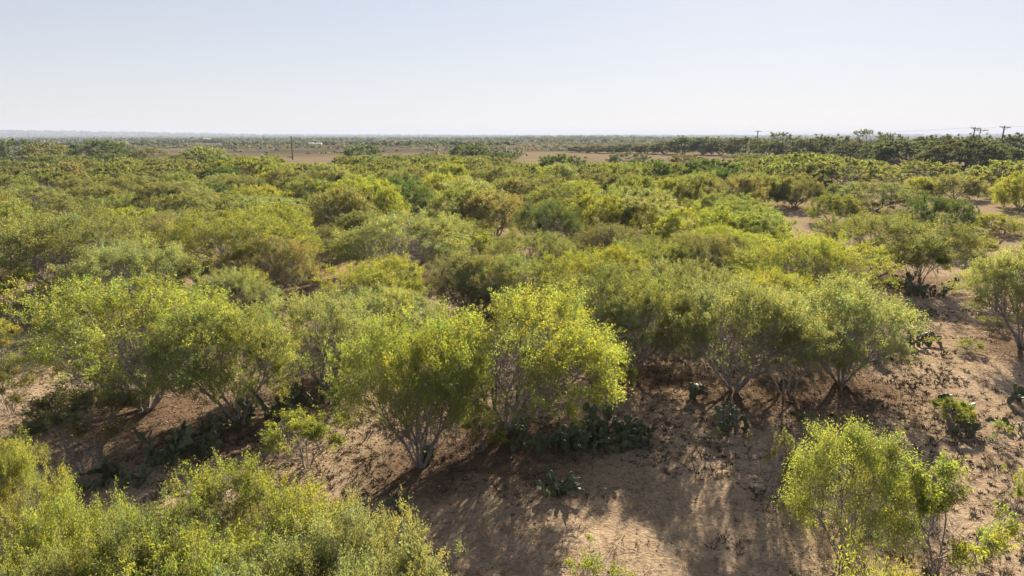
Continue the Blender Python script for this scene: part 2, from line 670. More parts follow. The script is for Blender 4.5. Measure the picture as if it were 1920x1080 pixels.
    ex = np.percentile(np.abs(spos[:, 0]), 97) + np.percentile(np.abs(spos[:, 1]), 97)
    return branch, crown, (float(ex), float(np.percentile(spos[:, 2], 99.3)))


NEAR, MID, FAR, SHRUB, HERO, OAK = [], [], [], [], [], []
for i in range(5):
    NEAR.append(make_tree_meshes(100 + i, n_clump=540, leaves=138, leaf=(0.088, 0.027), low=(0.45, 0.30, 0.38, 0.24, 0.44)[i],
                                 n_bare=(640, 260, 420, 200, 600)[i], bare_zone=(0.68, 0.85, 0.75, 0.85, 0.65)[i], bare_twigs=(7, 4, 5, 3, 7)[i], lumps=(7, 6, 8, 7, 6)[i], gap=(0.26, 0.22, 0.28, 0.2, 0.3)[i], stems=(8, 7, 9, 7, 8)[i],
                                 r_stem=0.07))
for i in range(2):
    HERO.append(make_tree_meshes(200 + i, W=6.0, H=4.4, n_clump=600, leaves=170, leaf=(0.066, 0.020), low=(0.22, 0.06)[i], n_bare=180, gap=0.12,
                                 plume=0.60, r_stem=0.045))
for i in range(4):
    MID.append(make_tree_meshes(300 + i, n_clump=390, leaves=100, per_sub=4, leaf=(0.145, 0.044), low=(0.06, 0.12, 0.04, 0.16, 0.08)[i], n_bare=90,
                                gap=0.15, plume=0.62, twigs=1, compact=True, lumps=(6, 7, 5, 8, 7)[i], stems=6, r_stem=0.08))
for i in range(3):
    FAR.append(make_tree_meshes(400 + i, n_clump=170, leaves=50, per_sub=3, leaf=(0.27, 0.10), low=0.02, n_bare=16, gap=0.12, plume=0.6, compact=True,
                                twigs=1, stems=5, r_stem=0.1))
for i in range(3):
    SHRUB.append(make_tree_meshes(500 + i, W=2.6, H=2.2, n_clump=(70, 46, 90)[i], leaves=(110, 80, 120)[i], leaf=(0.085, 0.024), low=0.18, n_bare=30, gap=0.25,
                                  plume=0.42, stems=6, r_stem=0.022, lumps=5, twigs=2))
for i in range(2):
    OAK.append(make_tree_meshes(600 + i, W=11.0, H=8.5, n_clump=340, leaves=100, per_sub=4, leaf=(0.26, 0.125), low=0.0, n_bare=10, gap=0.10, plume=0.8, compact=True,
                                twigs=1, stems=5, r_stem=0.16, lumps=8, bark=M_DARKBARK, leafm=M_OAK))
BUSH = [make_tree_meshes(700, W=4.4, H=3.3, n_clump=400, leaves=130, leaf=(0.066, 0.021), low=-0.05, n_bare=40, gap=0.25, per_sub=4, compact=True,
                         plume=0.55, stems=7, r_stem=0.03, lumps=6)]
# a gaunt, half bare tree
OAK.append(make_tree_meshes(610, W=9.0, H=9.0, n_clump=120, leaves=34, leaf=(0.30, 0.14), low=0.3, n_bare=70, gap=0.42, plume=0.9,
                            twigs=3, stems=4, r_stem=0.16, lumps=6, bark=M_DARKBARK, leafm=M_OAK))

PAL = {
    'Y': ((0.158, 0.168, 0.036), "yellow-green"),
    'G': ((0.120, 0.134, 0.045), "fresh green"),
    'P': ((0.150, 0.160, 0.072), "pale dusty green"),
    'O': ((0.112, 0.114, 0.050), "olive green"),
    'T': ((0.135, 0.128, 0.058), "tan-tinged"),
    'L': ((0.160, 0.180, 0.042), "lime green"),
    'K': ((0.110, 0.122, 0.062), "dark olive"),
    'D': ((0.052, 0.074, 0.026), "dark green"),
}
TREES = []      # dicts of everything planted


def plant(x, y, w, h, pal, protos, name, cat, label=None, group=None, short=None, rot=None, pi=None, lean=(0, 0)):
    pi = rnd.randrange(len(protos)) if pi is None else pi % len(protos)
    br, cr, (W, H) = protos[pi]
    c = PAL[pal][0]
    j = 1 + rnd.uniform(-0.10, 0.10)
    g = 1 + rnd.uniform(-0.06, 0.06)
    e = bpy.data.objects.new(name, None)
    COL.objects.link(e)
    e.empty_display_size = 0.3
    z = float(terrain(x, y))
    e.location = (x, y, z)
    e.rotation_euler = (lean[0], lean[1], rnd.uniform(0, 6.283) if rot is None else rot)
    e.scale = (w / W, w / W, h / H)
    link("trunk", br, e)
    link("crown", cr, e, (c[0] * j, c[1] * j * g, c[2] * j))
    if label:
        e['label'] = label
    e['category'] = cat
    if group:
        e['group'] = group
    px, pt, _ = project(x, y, h * 0.75)
    TREES.append(dict(o=e, x=x, y=y, w=w, h=h, pal=pal, px=px, py=pt, label=label, short=short, d=math.hypot(x, y), name=name))
    return e


def by_pixels(px, top, w, base, default_h=4.5):
    """place from the crown's top row, its width and (if it shows) the row of its foot"""
    if base is None:
        d = ray(px, top)
        t = (CAM_H - default_h) / -d[2]
        x, y = d[0] * t, d[1] * t
        h = default_h
    else:
        x, y = ground_at(px, base)
        h = height_for(y, top)
    _, _, dep = project(x, y, h * 0.6)
    return x, y, w * dep / FOC, h


def protos_for(d, w, h, px=0, py_top=0):
    if d < 19 and py_top > 780 and px > 1400 and w > 2.2:
        return BUSH
    if w < (2.2 if d < 19 else 4.0) and d < 75:
        return SHRUB
    if d < 19:
        return HERO
    if d < 62:
        return NEAR
    if d < 140:
        return MID
    return FAR


G_FRONT = "mesquite trees at the front of the brush"
G_MID = "mesquite trees of the thicket"
G_SHRUB = "small shrubs on the sand"
# px, top, width, foot row (or None), palette, label, short name for others to refer to, proto, dx of crown
HAND = [
    # nearest, foot below the picture
    (-25, 850, 210, None, 'Y', "bright mesquite crown cut by the left edge, above the lower left corner", "corner mesquite", 0),
    (250, 985, 330, None, 'G', "green mesquite crown in the lower left, right of the corner one", None, 1),
    (445, 930, 410, None, 'Y', "large feathery mesquite crown in the lower left, in front of the dark cactus", None, 0),
    (665, 965, 300, None, 'P', "feathery mesquite crown at the bottom, left of the shadow-striped sand", None, 1),
    (120, 950, 260, None, 'Y', "yellow-green crown joining corner mesquite to the lower left mass", None, 1),
    (345, 1060, 420, None, 'Y', "nearest mesquite crown filling the bottom left", None, 1),
    (90, 1050, 300, None, 'G', "near mesquite crown in the very bottom left corner", None, 1),
    (560, 1050, 400, None, 'P', "near mesquite crown along the bottom edge, below the large feathery one", None, 0),
    (752, 1000, 190, None, 'O', "thin outer mesquite crown at the bottom, nearest the striped sand", None, 1),
    # lower right
    (1580, 815, 215, 1050, 'L', "bright green upright mesquite in the lower right with tall left plume", "bright lower right mesquite", 1),
    (1755, 880, 180, 1085, 'L', "yellow-green rounded mesquite at lower right beside bright upright one", None, 0),
    (1640, 1056, 300, None, 'Y', "yellow-green mesquite top just poking into the bottom right edge", None, 1),
    # second row, left to right
    (275, 535, 400, 772, 'L', "big yellow domed mesquite with open grey trunks on the left", "yellow domed mesquite", 0),
    (450, 578, 225, 800, 'G', "round deep green mesquite with fan of thin stems above dark cactus", "round deep green mesquite", 3),
    (605, 556, 205, 725, 'P', "pale green mesquite with bare lower stems behind the dark cactus bank", "pale mesquite behind the cactus bank", 1),
    (790, 600, 255, 872, 'L', "yellow-green mesquite leaning left over a pale twiggy trunk", "left-leaning yellow mesquite", 4),
    (952, 560, 370, 815, 'L', "large central mesquite with bushy grey twigs and black trunk beside cactus", "large central mesquite", 0),
    (1185, 512, 260, 697, 'G', "tall mesquite with dark lower branches behind the central cactus bank", "tall mesquite behind the cactus bank", 4),
    (1375, 528, 260, 738, 'P', "mesquite with forked trunk standing directly behind small lone cactus", "forked mesquite behind the lone cactus", 2),
    (1575, 528, 260, 722, 'P', "wide mesquite at the edge of open sand, branches reaching right", "wide mesquite at the sand edge", 0),
    (1475, 560, 180, 738, 'G', "slender shaded mesquite between the forked mesquite and sand edge", None, 4),
    (1915, 462, 215, 650, 'P', "pale spreading mesquite at the right edge with bare grey limbs", "pale right edge mesquite", 4),
    (735, 538, 170, 648, 'P', "dull mesquite with shaded base between pale and central mesquites", None, 1),
    # third row
    (135, 398, 300, 562, 'G', "tall bright mesquite with white slanting trunks near the left edge", "tall mesquite with white trunks", 4),
    (245, 458, 210, 596, 'P', "pale mesquite dome just behind the yellow domed mesquite", None, 1),
    (318, 404, 165, 505, 'T', "tan half-bare mesquite right of the tall one with white trunks", None, 0),
    (485, 398, 235, 535, 'Y', "bright yellow-green mesquite with wide crown, left of sandy gap", "bright wide mesquite", 3),
    (515, 448, 165, 562, 'T', "thin tan-yellow mesquite with a sheaf of dark bare stems", "tan mesquite with dark stems", 0),
    (590, 425, 110, 505, 'O', "olive mesquite with slanting pale stems beside the shaded cactus", None, 4),
    (638, 352, 118, 446, 'O', "small open mesquite on bare ground with a dark forked trunk", "open mesquite with forked trunk", 0),
    (760, 402, 230, 515, 'P', "broad pale green mesquite left of the sunny sand clearing", "broad pale mesquite by the clearing", 1),
    (705, 490, 175, 602, 'Y', "bright green mesquite crown above a shaded trunk, left of centre", None, 2),
    (435, 507, 150, 612, 'P', "grey-green mesquite in front of the tan one with dark stems", None, 1),
    (365, 486, 110, 590, 'O', "olive mesquite squeezed behind the right side of yellow dome", None, 3),
    (48, 515, 95, 612, 'Y', "scraggly yellow-green young mesquite with grey trunk on left sand", "scraggly young mesquite", 0),
    (-12, 588, 80, 690, 'Y', "yellow-green mesquite branch tips cut off by the left edge", None, 2),
    (908, 438, 92, 505, 'Y', "thin low yellow-green bush in front of the sunny sand clearing", None, 1),
    (860, 352, 120, 442, 'G', "green mesquite on the left of brown-tinged one behind clearing", None, 1),
    (930, 358, 135, 448, 'T', "brown-tinged mesquite with dark base behind the sunny sand clearing", "brown-tinged mesquite behind the clearing", 0),
    (738, 328, 118, 412, 'D', "dense dark green mesquite standing behind the open forked one", "dense dark mesquite", 3),
    (815, 398, 75, 428, 'D', "low dark green bush in shade left of the sand clearing", None, 2),
    (1035, 375, 112, 475, 'D', "dark grey-green mesquite at the right side of the sand clearing", "dark mesquite right of the clearing", 3),
    (1115, 366, 115, 455, 'Y', "yellow-tinged mesquite right of the dark one beside the clearing", None, 2),
    (1142, 418, 135, 492, 'O', "low olive mesquite with black shade beneath, right of the clearing", None, 4),
    (880, 478, 150, 590, 'O', "shaded olive mesquite behind the left half of central mesquite", None, 1),
    (975, 484, 190, 590, 'G', "green mesquite directly behind the large central mesquite", None, 3),
    (1110, 472, 190, 600, 'Y', "yellow-green mesquite behind the right half of central mesquite", None, 2),
    (1215, 448, 160, 552, 'G', "round green mesquite behind the tall one with dark lower branches", None, 4),
    (1325, 440, 160, 545, 'O', "olive mesquite behind the forked mesquite", None, 1),
    (1290, 490, 170, 620, 'P', "pale mesquite filling the gap left of the forked mesquite", None, 0),
    (1440, 500, 170, 620, 'Y', "yellow-green mesquite behind the slender shaded one", None, 2),
    (1510, 442, 235, 572, 'Y', "brightest yellow-green mesquite right of centre, wide and ragged", "brightest yellow mesquite", 4),
    (1640, 398, 250, 520, 'G', "broad green mesquite with fan of stems, above the black cactus", "broad green mesquite with stem fan", 3),
    (1720, 440, 110, 535, 'G', "right shoulder mesquite overhanging the black cactus clump", None, 2),
    (1757, 368, 118, 462, 'D', "dense dark green mesquite with yellow rim near right sand", "dense rimmed mesquite", 3),
    (1815, 442, 85, 482, 'G', "low green bush on the right sand beside a dark cactus", None, 2),
    (1880, 402, 85, 440, 'Y', "low straw-green bush near the right edge on pale sand", None, 1),
    (1400, 392, 150, 470, 'G', "green mesquite hummock behind the brightest yellow mesquite", None, 3),
    (1300, 388, 140, 470, 'Y', "yellow-green hummock left of the green one behind brightest mesquite", None, 2),
    (1210, 372, 150, 450, 'P', "pale low mesquite in the middle of the right thicket", None, 1),
    (1560, 366, 90, 420, 'G', "small green mesquite in front of long arched one", None, 0),
    (1640, 342, 165, 396, 'O', "long arched olive mesquite on open ground in the right distance", "long arched mesquite", 3),
    # right distance, standing apart
    (1430, 326, 110, 385, 'O', "upright olive mesquite with streaky crown, right of centre distance", "streaky upright mesquite", 0),
    (1490, 334, 80, 390, 'O', "olive mesquite with shaded right side beside a bare gap", None, 2),
    (1325, 345, 50, 372, 'P', "small pale bush in front of the streaky upright mesquite", None, 1),
    (1575, 297, 120, 352, 'O', "rounded mesquite with a visible dark trunk in right distance", "rounded trunked mesquite", 1),
    (1500, 288, 115, 345, 'G', "green mesquite left of the rounded trunked one", None, 2),
    (1335, 298, 95, 350, 'D', "dark rounded mesquite behind the right thicket", None, 3),
    (1215, 300, 80, 345, 'D', "dark flat-topped mesquite behind the thicket, right of the brown field", None, 0),
    (1735, 302, 92, 345, 'G', "bright rounded mesquite alone on open ground below the dark oaks", "lone rounded mesquite", 1),
    (1718, 332, 42, 371, 'Y', "small yellow-green sapling in front of the lone rounded mesquite", None, 0),
    (1787, 328, 90, 373, 'T', "brownish open-stemmed mesquite right of the lone rounded one", "brownish open mesquite", 4),
    (1750, 345, 40, 372, 'Y', "little yellow bush between the sapling and brownish mesquite", None, 1),
    (1825, 318, 60, 360, 'P', "grey-green mesquite behind the brownish open one", None, 2),
    (1880, 302, 110, 358, 'G', "broad green mesquite near the right edge below the poles", "broad mesquite below the poles", 3),
    (1912, 322, 75, 395, 'Y', "yellow-green mesquite cut by the right edge", None, 2),
    (1882, 348, 38, 388, 'Y', "thin young tree on pale sand at the right", None, 1),
    (1858, 352, 26, 372, 'P', "tiny pale bush left of the thin young tree", None, 1),
    (1650, 310, 62, 338, 'Y', "low yellow-green bush on open ground left of dark oaks", None, 2),
    (1668, 322, 40, 350, 'P', "small pale bush in front of low yellow-green one", None, 0),
    # far edge of the thicket
    (880, 270, 62, 303, 'D', "dark green round tree rising above the thicket at centre distance", "dark round centre tree", 0),
    (934, 286, 66, 312, 'D', "dark flat tree right of the round centre tree", None, 2),
    (682, 272, 62, 303, 'D', "dark green tree rising above the thicket right of lone pole", "dark tree right of the pole", 1),
    (1055, 290, 88, 335, 'D', "dark mesquite at the near edge of the brown field", "dark mesquite by the field", 2),
    (1178, 288, 66, 308, 'D', "dark low tree standing on the brown field", None, 1),
    (1290, 290, 55, 310, 'O', "olive dome at the right part of brown field edge", None, 0),
    (1408, 288, 75, 306, 'O', "flat olive thicket tree below the middle utility pole", None, 2),
    (186, 264, 90, 305, 'D', "wide dark tree on the far left skyline above arched one", "wide dark left skyline tree", 0),
    (180, 281, 70, 305, 'O', "arched olive tree in front of the wide dark left one", None, 1),
    (84, 268, 66, 312, 'O', "rounded olive tree on the left skyline", None, 2),
    (35, 262, 60, 300, 'D', "greyish dark tree near the left edge on the skyline", None, 1),
    (378, 276, 75, 318, 'G', "green mesquite rising above others left of the lone pole", "green rise left of the pole", 0),
    (282, 278, 55, 302, 'O', "pale olive bush on the left far edge of thicket", None, 2),
    (340, 303, 90, 350, 'O', "smooth olive dome in the left middle distance", "smooth left dome", 1),
    (300, 322, 85, 355, 'T', "brownish low mesquite in front of the smooth left dome", None, 2),
    (415, 313, 65, 350, 'D', "dark round mesquite right of the smooth left dome", None, 0),
]
SKIPAUTO = []
for (px, top, w, base, pal, label, short, pi) in HAND:
    x, y, wm, h = by_pixels(px, top, w, base, 4.6 if base or top < 780 else 3.9)
    d = math.hypot(x, y)
    pr = protos_for(d, wm, h, px, top)
    small = wm < 4.0
    plant(x, y, wm * (1.09 if d > 18 else 1.0), h, pal, pr, "shrub" if small and h < 2.4 else "mesquite_tree", "shrub" if small and h < 2.4 else "tree", label,
          G_SHRUB if small and h < 2.4 else (G_FRONT if d < 40 else G_MID), short, pi=pi)

# wispy shrubs
for (px, top, w, base, pal, label, pi) in [
    (575, 768, 125, 872, 'Y', "small yellow-green shrub on sand right of the dark cactus row", 0),
    (165, 728, 210, 888, 'O', "wispy olive shrub below the yellow domed mesquite", 2),
    (1450, 808, 95, 938, 'O', "thin grey-stemmed shrub left of the bright lower right mesquite", 1),
    (1110, 1022, 150, 1130, 'Y', "yellow-green shrub at the bottom edge on shadowed sand", 1),
    (1525, 770, 80, 815, 'O', "faint olive shrub in dappled shade right of the lone cactus", 1),
    (1780, 745, 70, 800, 'Y', "yellow-green shrub tangled with the cactus on the right sand", 2),
    (1870, 790, 50, 835, 'P', "tiny pale twiggy shrub on right sand below a cactus", 1),
    (1815, 640, 50, 662, 'Y', "low bright tuft-like shrub on right sand path", 2),
    (1880, 598, 70, 622, 'Y', "bright low shrub at the foot of the pale right edge mesquite", 2),
    (540, 800, 60, 850, 'O', "small dark-based shrub among the left cactus row", 0),
    (20, 690, 90, 775, 'O', "shaded grey-green shrub at the left edge", 0),
    (1145, 662, 75, 765, 'Y', "yellow-green spray of a young mesquite right of the central one", 0),
    (905, 785, 85, 845, 'Y', "low leafy shrub between the two central trunks", 2),
    (1905, 875, 60, 960, 'Y', "yellow-green shrub cut by right edge near lower corner", 1),
    (240, 640, 70, 740, 'Y', "low sprig of yellow leaves under the yellow domed mesquite", 0),
    (1340, 800, 30, 830, 'O', "dry little bush beside the lone cactus", 1),
]:
    x, y, wm, h = by_pixels(px, top, w, base)
    plant(x, y, wm, h, pal, SHRUB, "shrub", "shrub", label, G_SHRUB, None, pi=pi)

# dark big trees and the tree line on the right
for (px, top, w, base, label, short, pi) in [
    (1702, 262, 112, 318, "big dark rounded oak left of the twin one under the poles", "left big oak", 0),
    (1800, 262, 120, 326, "big dark oak with wide crown just below the twin poles", "oak below the twin poles", 1),
    (1858, 268, 80, 322, "dark oak right of the oak below twin poles", None, 0),
    (1908, 252, 90, 305, "oak cut by the right edge behind the mesquites", None, 1),
    (1648, 266, 60, 312, "dark oak left of the big rounded oak", None, 1),
    (1560, 254, 78, 300, "flat-topped dark tree on the right skyline", "flat-topped skyline tree", 0),
    (1626, 243, 62, 298, "gaunt half-bare tall tree sticking above the right skyline", "gaunt skyline tree", 2),
    (1595, 268, 60, 305, "dark tree below the gaunt skyline tree", None, 1),
    (1670, 250, 50, 300, "sparse tree top right of the gaunt skyline tree", None, 2),
    (1510, 262, 60, 302, "dark tree left of the flat-topped skyline tree", None, 1),
    (1468, 248, 62, 296, "tall open-crowned tree right of the middle utility pole", "open-crowned tree", 2),
    (1440, 262, 50, 298, "tree in front of the open-crowned one by middle pole", None, 0),
    (1395, 258, 62, 294, "rounded tree immediately left of the middle utility pole", None, 1),
    (1350, 262, 60, 291, "dark tree of the tree line, second left of middle pole", None, 0),
    (1318, 258, 48, 290, "greyish tree of the tree line behind the brown field", None, 1),
    (1280, 256, 55, 290, "tallest tree of the line behind the brown field", "tallest field-edge tree", 0),
    (1245, 266, 46, 289, "tree left of the tallest one behind the brown field", None, 1),
    (1212, 270, 44, 288, "low tree in the line behind the field, right of centre", None, 0),
    (1180, 270, 42, 288, "low tree in the field's tree line above the dark low one", None, 1),
    (1148, 272, 40, 288, "tree near the left end of the field's tree line", None, 0),
    (1118, 273, 38, 287, "second tree from the left end of the field's tree line", None, 1),
    (1088, 274, 38, 286, "small tree at the very left end of field's tree line", None, 0),
    (1735, 256, 60, 300, "oak between and behind the two biggest oaks", None, 1),
    (1830, 252, 55, 298, "distant oak crown at the feet of twin poles", None, 0),
    (1770, 254, 60, 299, "distant oak crown left of the twin poles", None, 1),
]:
    x, y, wm, h = by_pixels(px, top, w, base)
    plant(x, y, wm * 1.1, h, 'K', OAK, "oak_tree", "tree", label, "dark trees along the right skyline", short, pi=pi)

# pale little saplings and further unseen-label fill: the closed thicket
CLEAR = [  # rectangles of the photograph whose ground stays free of further trees (left, top, right, bottom)
    (860, 435, 1075, 500), (1480, 345, 2150, 1080), (1640, 300, 2150, 1080), (-300, 600, 2150, 1080), (620, 430, 680, 470),
    (945, 287, 1375, 318), (440, 280, 660, 312), (230, 290, 300, 310), (1360, 350, 1420, 362), (1500, 338, 1560, 380), (640, 283, 945, 300),
    (-200, 520, 120, 620), (560, 480, 640, 560),
]


def clear_at(x, y):
    px, py, _ = project(x, y, 0)
    for a, b, c, d in CLEAR:
        if a <= px <= c and b <= py <= d:
            return True
    return False


def top_limit(px):
    """row above which the thicket's crowns do not rise (the plain shows there)"""
    for a, b, r in ((-500, 235, 274), (235, 330, 296), (330, 520, 290), (520, 640, 306), (640, 945, 291), (945, 1385, 305), (1385, 1500, 292), (1500, 1560, 284)):
        if a <= px < b:
            return r
    return 300


grid = {}


def gkey(x, y):
    return int(x // 8), int(y // 8)


for t in TREES:
    grid.setdefault(gkey(t['x'], t['y']), []).append((t['x'], t['y'], t['w'] / 2))


def free(x, y, r, k):
    gx, gy = gkey(x, y)
    for i in range(-2, 3):
        for j in range(-2, 3):
            for (a, b, q) in grid.get((gx + i, gy + j), ()):
                if (a - x) ** 2 + (b - y) ** 2 < (k * (q + r)) ** 2:
                    return False
    return True


auto = []
far_pts = []
ar = random.Random(42)
tries = 0
while tries < 30000:
    tries += 1
    d = math.sqrt(ar.uniform(45 ** 2, 285 ** 2))
    a = ar.uniform(-40, 40)
    x, y = d * math.sin(R(a)), d * math.cos(R(a))
    px, py, _ = project(x, y, 0)
    w = ar.uniform(6.0, 9.6)
    h = ar.uniform(2.9, 4.2) if ar.random() < 0.7 else ar.uniform(4.2, 5.2)
    if px < -120 or px > 2040 or clear_at(x, y):
        continue
    cap = CAM_H * (1 - (top_limit(px) - 256.0) / (py - 256.0))
    h = min(h, cap)
    if h < 1.7 or not free(x, y, w / 2, 1.12 if px > 1400 else 1.06):
        continue
    w = min(w, h * 2.2)
    grid.setdefault(gkey(x, y), []).append((x, y, w / 2))
    auto.append((d, x, y, w, h))
auto.sort()
N_IND = max(0, 290 - len([t for t in TREES if t['name'] == 'mesquite_tree']))
for (d, x, y, w, h) in auto[:N_IND]:
    pal = ar.choices('YGPOTD', (0.20, 0.28, 0.18, 0.25, 0.05, 0.04))[0]
    plant(x, y, w, h, pal, protos_for(d, 9, h), "mesquite_tree", "tree", None, G_MID)
far_pts = auto[N_IND:]
print("TREES", len(TREES), "auto", len(auto), "far stuff", len(far_pts), "limit d", auto[min(N_IND, len(auto) - 1)][0])

# labels for the thicket trees, each said by colour, build and the nearest tree that has a name of its own
anchors = [t for t in TREES if t['short']]
used = set(t['label'] for t in TREES if t['label'])
SIZE = lambda t: "small" if t['w'] < 6.3 else ("broad" if t['w'] > 8.3 else "")
TALL = lambda t: "low" if t['h'] < 3.6 else ("tall" if t['h'] > 4.2 else "")
EXTRA = ["", "second ", "third ", "fourth ", "fifth ", "sixth ", "seventh ", "eighth ", "ninth "]
pend = [t for t in TREES if not t['label']]
pend.sort(key=lambda t: t['d'])
for t in pend:
    cand = sorted(anchors, key=lambda a: ((a['px'] - t['px']) / 1.6) ** 2 + ((a['py'] - t['py']) * 2.2) ** 2)[:4]
    done = False
    for ex in EXTRA:
        for a in cand:
            dx, dy = t['px'] - a['px'], a['py'] - t['py']
            if dy > abs(dx) * 0.9:
                rel = "straight behind" if abs(dx) < 25 else ("behind and left of" if dx < 0 else "behind and right of")
            elif dy < -abs(dx) * 0.9:
                rel = "in front of"
            else:
                rel = "left of" if dx < 0 else "right of"
                if abs(dx) < 90:
                    rel = "just " + rel
            adj = " ".join(s for s in (SIZE(t), TALL(t), PAL[t['pal']][1]) if s)
            lab = f"{ex}{adj} mesquite {rel} the {a['short']}"
            if lab not in used and len(lab.split()) <= 16:
                used.add(lab)
                t['o']['label'] = lab
                t['label'] = lab
                done = True
                break
        if done:
            break

# ------------------------------------------------------------------ ground
def build_ground():
    az = np.concatenate([np.linspace(-60, 60, 420), np.linspace(60, 300, 50)[1:-1]])
    rad = np.concatenate([np.array([0.5, 2.0, 4.0, 7.0, 9.0]), np.geomspace(11, 15000, 250)])
    A, RR = np.meshgrid(np.radians(az), rad)
    X = (RR * np.sin(A)).ravel()
    Y = (RR * np.cos(A)).ravel()
    Z = terrain(X, Y)
    back = np.cos(A).ravel() < 0
    Z[back & (RR.ravel() > 60)] *= 1.0
    na, nr = len(az), len(rad)
    i = np.arange(nr - 1)[:, None] * na
    j = np.arange(na)[None, :]
    j2 = (j + 1) % na
    F = np.stack([i + j, i + j2, i + na + j2, i + na + j], axis=-1).reshape(-1, 4)
    V = np.stack([X, Y, Z], axis=1)
    me = mesh_from("ground", V, F, ground_material(), loop_n=4, smooth_shade=True)
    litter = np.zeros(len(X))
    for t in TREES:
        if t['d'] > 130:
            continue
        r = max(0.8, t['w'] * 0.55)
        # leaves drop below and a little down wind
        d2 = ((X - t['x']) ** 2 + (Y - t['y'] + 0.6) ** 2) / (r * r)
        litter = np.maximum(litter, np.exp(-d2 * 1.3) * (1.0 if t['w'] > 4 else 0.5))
    r = np.sqrt(X * X + Y * Y)
    grassy = smooth(55, 170, r) * 0.9
    azd = np.degrees(np.arctan2(X, Y))
    grassy = np.maximum(grassy, smooth(45, 95, r) * 0.6)
    far = smooth(330, 480, r + (vnoise(X / 60, Y / 60, 5) - 0.5) * 60)
    # the brown field stays grass further out on the right
    far = far * (1 - 0.95 * ((azd > 0) & (azd < 24) & (r < 470)))
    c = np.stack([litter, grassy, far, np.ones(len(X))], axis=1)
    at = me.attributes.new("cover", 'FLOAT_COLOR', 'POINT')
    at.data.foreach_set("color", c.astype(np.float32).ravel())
    o = link("ground", me)
    o['kind'] = 'structure'
    return o


build_ground()


# ------------------------------------------------------------------ distant thicket (too many to count) by geometry nodes
def instancer(name, pts, protos, label, cat, color, pal_seed=0):
    """one object per call; points carry scale and turn, each point becomes one of the tree meshes"""
    me = bpy.data.meshes.new(name)
    me.from_pydata([(p[0], p[1], p[2]) for p in pts], [], [])
    sa = me.attributes.new("tree_scale", 'FLOAT_VECTOR', 'POINT')
    ra = me.attributes.new("tree_turn", 'FLOAT_VECTOR', 'POINT')
    for i, p in enumerate(pts):
        sa.data[i].vector = (p[3], p[3], p[4])
        ra.data[i].vector = (0, 0, p[5])
    o = link(name, me, None, color)
    ng = bpy.data.node_groups.new(name, 'GeometryNodeTree')
    ng.interface.new_socket("Geometry", in_out='INPUT', socket_type='NodeSocketGeometry')
    ng.interface.new_socket("Geometry", in_out='OUTPUT', socket_type='NodeSocketGeometry')
    n, l = ng.nodes, ng.links
    gi = n.new("NodeGroupInput")
    go = n.new("NodeGroupOutput")
    jo = n.new("GeometryNodeJoinGeometry")
    for ob in protos:
        oi = n.new("GeometryNodeObjectInfo")
        oi.transform_space = 'ORIGINAL'
        oi.inputs['Object'].default_value = ob
        l.new(oi.outputs['Geometry'], jo.inputs[0])
    ip = n.new("GeometryNodeInstanceOnPoints")
    ns = n.new("GeometryNodeInputNamedAttribute")
    ns.data_type = 'FLOAT_VECTOR'
    ns.inputs['Name'].default_value = "tree_scale"
    nr_ = n.new("GeometryNodeInputNamedAttribute")
    nr_.data_type = 'FLOAT_VECTOR'
    nr_.inputs['Name'].default_value = "tree_turn"
    l.new(gi.outputs[0], ip.inputs['Points'])
    l.new(jo.outputs[0], ip.inputs['Instance'])
    l.new(ns.outputs[0], ip.inputs['Scale'])
    l.new(nr_.outputs[0], ip.inputs['Rotation'])
    l.new(ip.outputs[0], go.inputs[0])
    md = o.modifiers.new("plants", 'NODES')
    md.node_group = ng
    tag(o, label, cat, None, 'stuff')
    return o


def proto_objects(protos, i):
    """the trunk and crown of a tree already standing that uses this mesh"""
    br, cr, _ = protos[i]
    tb = next((o for o in COL.objects if o.data == br), None)
    tc = next((o for o in COL.objects if o.data == cr), None)
    return [tb, tc] if tb and tc else None


fr = random.Random(5)
for k, (pal, lab) in enumerate((('O', "olive mesquites of the thicket's far edge, too distant to tell apart"),
                                ('D', "dark mesquites of the thicket's far edge, running together"),
                                ('G', "greener mesquites of the thicket's far edge, running together"))):
    po = proto_objects(FAR, k)
    if po is None:
        plant(0 + 30 * k, 200, 7, 4, pal, FAR, "mesquite_tree", "tree", "mesquite on far side of thicket " + "abc"[k], G_MID, pi=k)
        po = proto_objects(FAR, k)
    pts = [(x, y, float(terrain(x, y)), w / 8.0, h / 4.5, fr.uniform(0, 6.28)) for n_, (d, x, y, w, h) in enumerate(far_pts) if n_ % 3 == k]
    if pts:
        instancer("distant_thicket", pts, po, lab, "thicket", PAL[pal][0])


